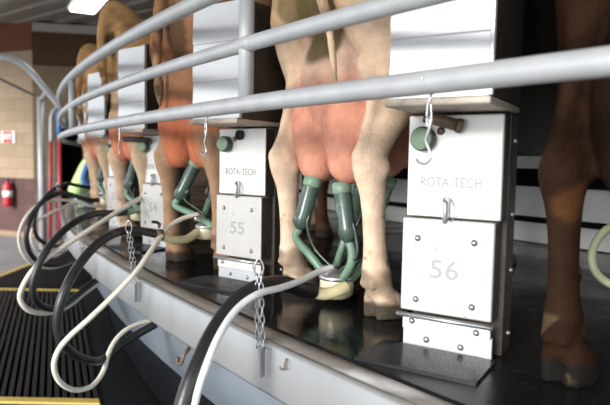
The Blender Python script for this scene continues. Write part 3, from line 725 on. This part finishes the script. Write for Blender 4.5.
# bay 54 / 53
hose('black milk hose looping over the rim left of cabinet 54', [(126, 212, 3.15), (112, 213, 3.08), (100, 213, 2.98), (85, 217, 2.88), (68, 227, 2.78), (52, 243, 2.7), (40, 262, 2.65), (33, 284, 2.63), (35, 299, 2.65), (44, 307, 2.72), (58, 308, 2.82), (72, 299, 2.95), (85, 289, 3.08), (97, 280, 3.2)], .0165, M['hose_black'], name='milk_hose')
hose('whitish hose slanting down from cabinet 54 into the second loop', [(150, 192, 3.22), (141, 198, 3.15), (125, 207, 3.02), (105, 220, 2.90), (80, 236, 2.79), (55, 252, 2.71), (35, 268, 2.66), (24, 284, 2.64), (20, 298, 2.65), (27, 309, 2.68), (40, 313, 2.75), (55, 312, 2.84), (70, 305, 2.95), (82, 295, 3.06), (97, 284, 3.2)], .0125, M['hose_cream'], name='vacuum_hose')
hose('green hose lying across the deck beside cabinet 54', [(141, 209, 3.2), (132, 211, 3.18), (122, 213, 3.14), (112, 213, 3.09)], .019, M['green_tube'], name='elbow_hose', group='yellowish elbow hoses')
# bay 53 / 52
hose('black milk hose looping to the far left beside the grey post', [(98, 200, 4.15), (90, 200, 4.1), (78, 197, 4.0), (62, 193, 3.9), (46, 199, 3.8), (34, 212, 3.75), (27, 230, 3.7), (28, 248, 3.72), (36, 260, 3.8), (50, 265, 3.92), (64, 263, 4.05), (76, 258, 4.2)], .0165, M['hose_black'], name='milk_hose')
hose('cream hose with the outermost loop at the far left', [(106, 206, 4.15), (92, 206, 4.05), (78, 202, 3.98), (60, 200, 3.9), (40, 204, 3.8), (26, 217, 3.72), (19, 235, 3.7), (22, 252, 3.72), (33, 264, 3.8), (52, 268, 3.95), (72, 262, 4.2)], .0105, M['hose_cream'], name='vacuum_hose')
# bay 52 / 51
hose('black hose with the small far loop in front of the vest', [(92, 188, 5.35), (80, 186, 5.25), (66, 184, 5.1), (52, 191, 4.95), (40, 204, 4.87), (34, 222, 4.85), (38, 238, 4.9), (52, 246, 5.05), (66, 244, 5.3)], .0165, M['hose_black'], name='milk_hose')
hose('cream hose with the small far loop behind the rim', [(94, 196, 5.3), (82, 199, 5.2), (68, 205, 5.07), (50, 213, 4.93), (36, 223, 4.87), (31, 238, 4.86), (38, 250, 4.92), (55, 253, 5.15), (66, 250, 5.3)], .0105, M['hose_cream'], name='vacuum_hose')
# right edge loop
hose('olive green hose looping at the right edge beside the dark cow leg', [(640, 232, 1.32), (622, 226, 1.36), (606, 230, 1.40), (594, 246, 1.42), (592, 262, 1.42), (599, 276, 1.40), (615, 286, 1.36), (640, 292, 1.32)], .010, mat('olive_hose', (.36, .38, .25), .35, 0, .03, 50, .15, 14), name='vacuum_hose')

# clamps joining black hose to elbow
def clamp(p, d, label):
    p, d = V(p), V(d).normalized()
    t = thing('hose_clamp', label, 'clamp', p, math.atan2(d.y, d.x), 'hose clamps')
    mb = MB(); Mx = Matrix.Rotation(PI / 2, 4, 'Y'); mb.lathe([(.018, -.012), (.0235, -.012), (.0235, .012), (.018, .012)], 18, Mx); mb.build('band', M['rust'], t)
    mb = MB(); mb.tube([(0, 0, .028), (0, .0, .045), (-.012, 0, .052), (-.03, 0, .054)], .006, 8, 4); mb.build('lever', M['black'], t)
q = at(159, 235, 2.305); clamp(q, at(172, 240, 2.36) - at(140, 231, 2.27), 'metal clamp on the black hose below the orange udder')

# chains from the lugs up over the hoses
def chain(th, top, label):
    a = ring(RIM + .014, th, P - .01); b = at(*top)
    t = thing('chain', label, 'chain', a, 0, 'link chains on the rim')
    lk = MB(); lk.tube([V((.0055 * math.sin(u), 0, .0135 * math.cos(u))) for u in [2 * PI * q_ / 12 for q_ in range(12)]], .0019, 6, 1, closed=True)
    me = None
    for off in (-.008, .008):
        A = V((off, 0, 0)); B = b - a + V((off * .6, 0, 0)); Lg = (B - A).length; n = max(4, int(Lg / .0205)); d = (B - A).normalized()
        q0 = d.to_track_quat('Z', 'Y')
        for i in range(n):
            if me is None:
                o = lk.build('link', M['steel'], t); me = o.data
            else:
                o = bpy.data.objects.new('link', me); C.objects.link(o); o.parent = t
            o.location = A + d * (Lg * (i + .5) / n); o.rotation_mode = 'QUATERNION'
            o.rotation_quaternion = q0 @ Matrix.Rotation((PI / 2) * (i % 2) + .6, 3, 'Z').to_quaternion()
    B = b - a
    mb = MB(); mb.tube([B + V((-.0066, 0, -.004)), B + V((-.012, -.004, .02)), B + V((0, -.004, .045)), B + V((.012, -.004, .02)), B + V((.0066, 0, -.004))], .0022, 6, 5)
    mb.build('top_loop', M['steel'], t)
chain(LUGS[0], (259, 275, 1.49), 'steel link chain hanging at the thick black hose below cabinet 55')
chain(LUGS[1], (129, 232, 2.20), 'steel link chain crossing the black hose left of cabinet 54')
chain(LUGS[2], (76, 206, 3.3), 'twisted steel chain at the whitish hose below cabinet 53')
chain(LUGS[3], (58, 188, 4.4), 'farthest steel chain at the left loops')

# ------------------------------------------------------------------ far left things
GY = 7.6
g = thing('pipe_gate', 'grey bent pipe gate rising from the left edge to the rail bend', 'gate', (at(43, 259, 8.0).x, 8.0, 0))
gl = g.location.copy()
def rel(p): return p - gl
post = MB(); top = at(42, 97, 8.0); post.tube([(0, 0, 0), (0, 0, top.z)], .048, 18, 1); post.build('post', M['pipe'], g)
mb = MB(); mb.tube([rel(at(-40, 62, 7.4)), rel(at(-15, 56, 7.4)), rel(at(3, 57, 7.4)), rel(at(18, 62, 7.45)), rel(at(32, 73, 7.5)), rel(at(46, 90, 7.55)), rel(at(58, 104, 7.6)), rel(at(63, 113, 7.65)), rel(at(65, 128, 7.7))], .042, 14, 6); mb.tube([rel(at(42, 99, 8.0)), rel(at(46, 92, 7.56))], .03, 10, 1); mb.build('arched_pipe', M['pipe'], g)
mb = MB(); mb.tube([rel(at(60, 107, 7.62)), rel(at(56, 109, 7.6)), rel(at(52.5, 114, 7.58)), rel(at(51.5, 124, 7.56)), rel(at(51.5, 142, 7.55))], .030, 14, 6); mb.build('drop_pipe', M['pipe'], g)
cb = MB(); cb.tube([rel(at(-30, 66, 8.4)), rel(at(0, 79, 8.3)), rel(at(25, 91, 8.2)), rel(at(41, 98.5, 8.05))], .018, 8, 5)
cb.build('cable', M['cable'], g)['label'] = 'dark cable'

def broom(px, dpx, Y, grip, label):
    a, b = at(px, 0, Y), None
    t = thing('broom', label, 'broom', (at(px, 200, Y).x, Y, 0), 0, 'red handled brooms by the doorway')
    hx = dpx * Y / F
    mb = MB(); mb.box(-.16, .16, -.03, .03, .05, .1, .012); mb.build('head', M['black'], t)
    mb = MB(); mb.box(-.155, .155, -.028, .028, 0, .05); mb.build('bristles', M['switch'], t)
    topz = 1.42 + (157 - (112 if grip else 128)) * Y / F
    e = V((-hx, .1, topz))
    z1 = .80 if grip else 1.0
    mb = MB(); mb.tube([(0, 0, .09), V((0, 0, .09)).lerp(e, z1)], .026 if not grip else .034, 10, 1); mb.build('handle', M['red_pole'], t)
    if grip:
        mb = MB(); mb.tube([V((0, 0, .09)).lerp(e, .80), e], .036, 10, 1); mb.build('grip', M['blue'], t)
broom(60, 3, 9.2, True, 'red pole with a blue upper grip leaning by the dark doorway')
broom(49.5, .5, 9.3, False, 'plain red pole standing behind the drop pipe of the gate')

# sign and extinguisher on the left wall
wdir = V((math.cos(wl_ang), math.sin(wl_ang), 0)); wn = V((math.sin(wl_ang), -math.cos(wl_ang), 0))
def on_wall(px, py):
    o = V((-7.6, 11.3, 0)); d = at(px, py, 1) - EYEP
    t = (o - EYEP).dot(wn) / d.dot(wn); return EYEP + d * t
p = on_wall(9, 137)
sg = thing('exit_sign', 'red and white sign on the tan block wall', 'sign', p + wn * .004, wl_ang)
mb = MB(); mb.box(-.16, .16, -.02, .0, -.10, .10, .004); mb.build('plate', M['white'], sg)
mb = MB(); mb.box(-.125, .115, -.022, -.0195, -.095, .095); mb.build('red_face', M['red'], sg)
tm = text_mesh('EXIT', .13, .2, Matrix.Translation((-.005, -.0225, 0)) @ RX); tm.materials.append(M['white']); o = bpy.data.objects.new('lettering', tm); C.objects.link(o); o.parent = sg
p = on_wall(13, 206)
fe = thing('fire_extinguisher', 'red fire extinguisher with a white label hanging on the wall', 'fire extinguisher', p + wn * .101, wl_ang); fe.scale = (1.18, 1.18, 1.1)
mb = MB(); mb.lathe([(.03, 0), (.062, .01), (.066, .04), (.066, .30), (.055, .35), (.025, .38), (.022, .40)], 20); mb.build('cylinder', M['red'], fe)
mb = MB(); mb.lathe([(.0672, .15), (.0672, .25)], 20); mb.build('paper_label', M['white'], fe)
mb = MB(); mb.box(-.02, .02, -.02, .02, .40, .43, .004); mb.box(-.055, .03, -.008, .008, .43, .447, .003); mb.tube([(-.02, 0, .42), (-.07, -.01, .38), (-.085, -.01, .25), (-.08, -.01, .12)], .010, 8, 5); mb.build('valve_and_hose', M['black'], fe)
mb = MB(); mb.box(-.02, .02, .06, .084, .28, .36); mb.build('bracket', M['black'], fe)

# ------------------------------------------------------------------ person
def person():
    t = thing('person', 'person in a yellow-green hi-vis vest and blue sleeves bending beyond the far cows', 'person', (-3.46, 8.85, 0), -1.3)
    n = 18
    def bend(m):
        m.v = [(x, y + max(0, z - .92) * .44, z - max(0, z - .92) * .02) for x, y, z in m.v]
    mb = MB()
    def sl(rows): mb.loft([[(x + rx * math.cos(2 * PI * k / n), y + ry * math.sin(2 * PI * k / n), z) for k in range(n)] for z, x, y, rx, ry in rows])
    for s in (-1, 1):
        sl([(.06, s * .1, .02, .045, .05), (.12, s * .1, 0, .042, .05), (.3, s * .1, 0, .055, .06), (.48, s * .1, .01, .058, .062), (.7, s * .1, .01, .075, .085), (.86, s * .09, 0, .09, .11)])
        mb.loft([[(s * .1 + rx * math.cos(2 * PI * k / n), y, .05 + rz * math.sin(2 * PI * k / n)) for k in range(n)] for y, rx, rz in ((-.09, .03, .035), (-.02, .045, .05), (.08, .05, .045), (.16, .045, .035), (.19, .02, .02))])
        mb.tube([(s * .17, .01, 1.38), (s * .23, .0, 1.28), (s * .25, .03, 1.1), (s * .22, .16, .98), (s * .19, .25, .96)], [.055, .052, .043, .036, .028], 12, 4)
        c = V((s * .185, .29, .955)); mb.ball(c, .02, .05, .042)
        for f in range(4):
            a = c + V((s * .004, .035, .028 - f * .018)); mb.tube([a, a + V((0, .035, -.004)), a + V((-s * .012, .055 - .006 * (f == 3), -.018))], [.0095, .009, .007], 8, 3)
        mb.tube([c + V((-s * .015, -.02, .02)), c + V((-s * .035, .015, .028)), c + V((-s * .04, .04, .02))], [.012, .010, .008], 8, 3)
    sl([(.82, 0, 0, .16, .11), (.92, 0, 0, .165, .115), (1.05, 0, .0, .15, .105), (1.2, 0, .005, .175, .115), (1.33, 0, .0, .19, .11), (1.40, 0, -.0, .15, .085), (1.44, 0, .005, .07, .06), (1.50, 0, .015, .055, .055), (1.54, 0, .02, .05, .05)])
    mb.ball((0, .035, 1.62), .075, .095, .115); mb.ball((0, .13, 1.60), .014, .02, .022); mb.ball((0, .10, 1.555), .035, .03, .02)
    for s in (-1, 1): mb.ball((s * .077, .03, 1.61), .012, .022, .032)
    bend(mb); me_ = mb.mesh('person_raw'); o = bpy.data.objects.new('raw', me_); C.objects.link(o)
    r = o.modifiers.new('r', 'REMESH'); r.mode = 'VOXEL'; r.voxel_size = .008; r.use_smooth_shade = True
    s_ = o.modifiers.new('s', 'SMOOTH'); s_.iterations = 2
    out = bpy.data.meshes.new_from_object(o.evaluated_get(bpy.context.evaluated_depsgraph_get())); bpy.data.objects.remove(o)
    for k_ in ('skin', 'jeans', 'shirt', 'black'): out.materials.append(M[k_])
    for pl in out.polygons:
        c = pl.center; r_ = math.hypot(c.x, c.y)
        if c.z < .10: pl.material_index = 3
        elif c.z < .9 and c.y < .2: pl.material_index = 1
        elif c.z < 1.41 and not (c.y > .26 and c.z < 1.02): pl.material_index = 2
    b = bpy.data.objects.new('body', out); C.objects.link(b); b.parent = t
    mb = MB()
    sl([(.84, 0, 0, .19, .14), (.95, 0, 0, .192, .142), (1.08, 0, 0, .185, .137), (1.22, 0, .005, .2, .142), (1.33, 0, 0, .2, .135), (1.41, 0, 0, .165, .112), (1.46, 0, .0, .10, .09)])
    bend(mb); v = mb.build('vest', M['vest'], t)
    mb = MB(); mb.ball((0, .01, 1.655), .085, .10, .10); bend(mb); mb.build('hair', M['hair'], t)
    mb = MB()
    for s in (-1, 1): mb.ball((s * .03, .122, 1.63), .011, .008, .008)
    bend(mb); mb.build('eyes', M['black'], t)
person()

# ------------------------------------------------------------------ camera, light
cam = bpy.data.cameras.new('camera'); co_ = bpy.data.objects.new('camera', cam); C.objects.link(co_)
cam.sensor_width = 36; cam.lens = F / 610 * 36; cam.clip_start = .05; cam.clip_end = 200
R = Matrix((CAMR, CAMU, -FWD)).transposed().to_4x4(); R.translation = EYEP; co_.matrix_world = R
cam.dof.use_dof = True; cam.dof.focus_distance = 1.75; cam.dof.aperture_fstop = 3.2
bpy.context.scene.camera = co_
w = bpy.data.worlds.new('world'); bpy.context.scene.world = w; w.use_nodes = True
bg = w.node_tree.nodes['Background']; bg.inputs[0].default_value = (.93, .97, 1.0, 1); bg.inputs[1].default_value = 1.35
sun = bpy.data.lights.new('sun', 'SUN'); sun.energy = 3.6; sun.angle = math.radians(25); sun.color = (1, .97, .93)
so = bpy.data.objects.new('sun', sun); C.objects.link(so)
d = V((.62, .78, -.36)).normalized(); so.rotation_euler = d.to_track_quat('-Z', 'Y').to_euler(); so.location = (-4, -8, 6)
vs_ = bpy.context.scene.view_settings; vs_.view_transform = 'Standard'; vs_.look = 'None'; vs_.gamma = 1; vs_.exposure = 0.95; vs_.use_curve_mapping = False
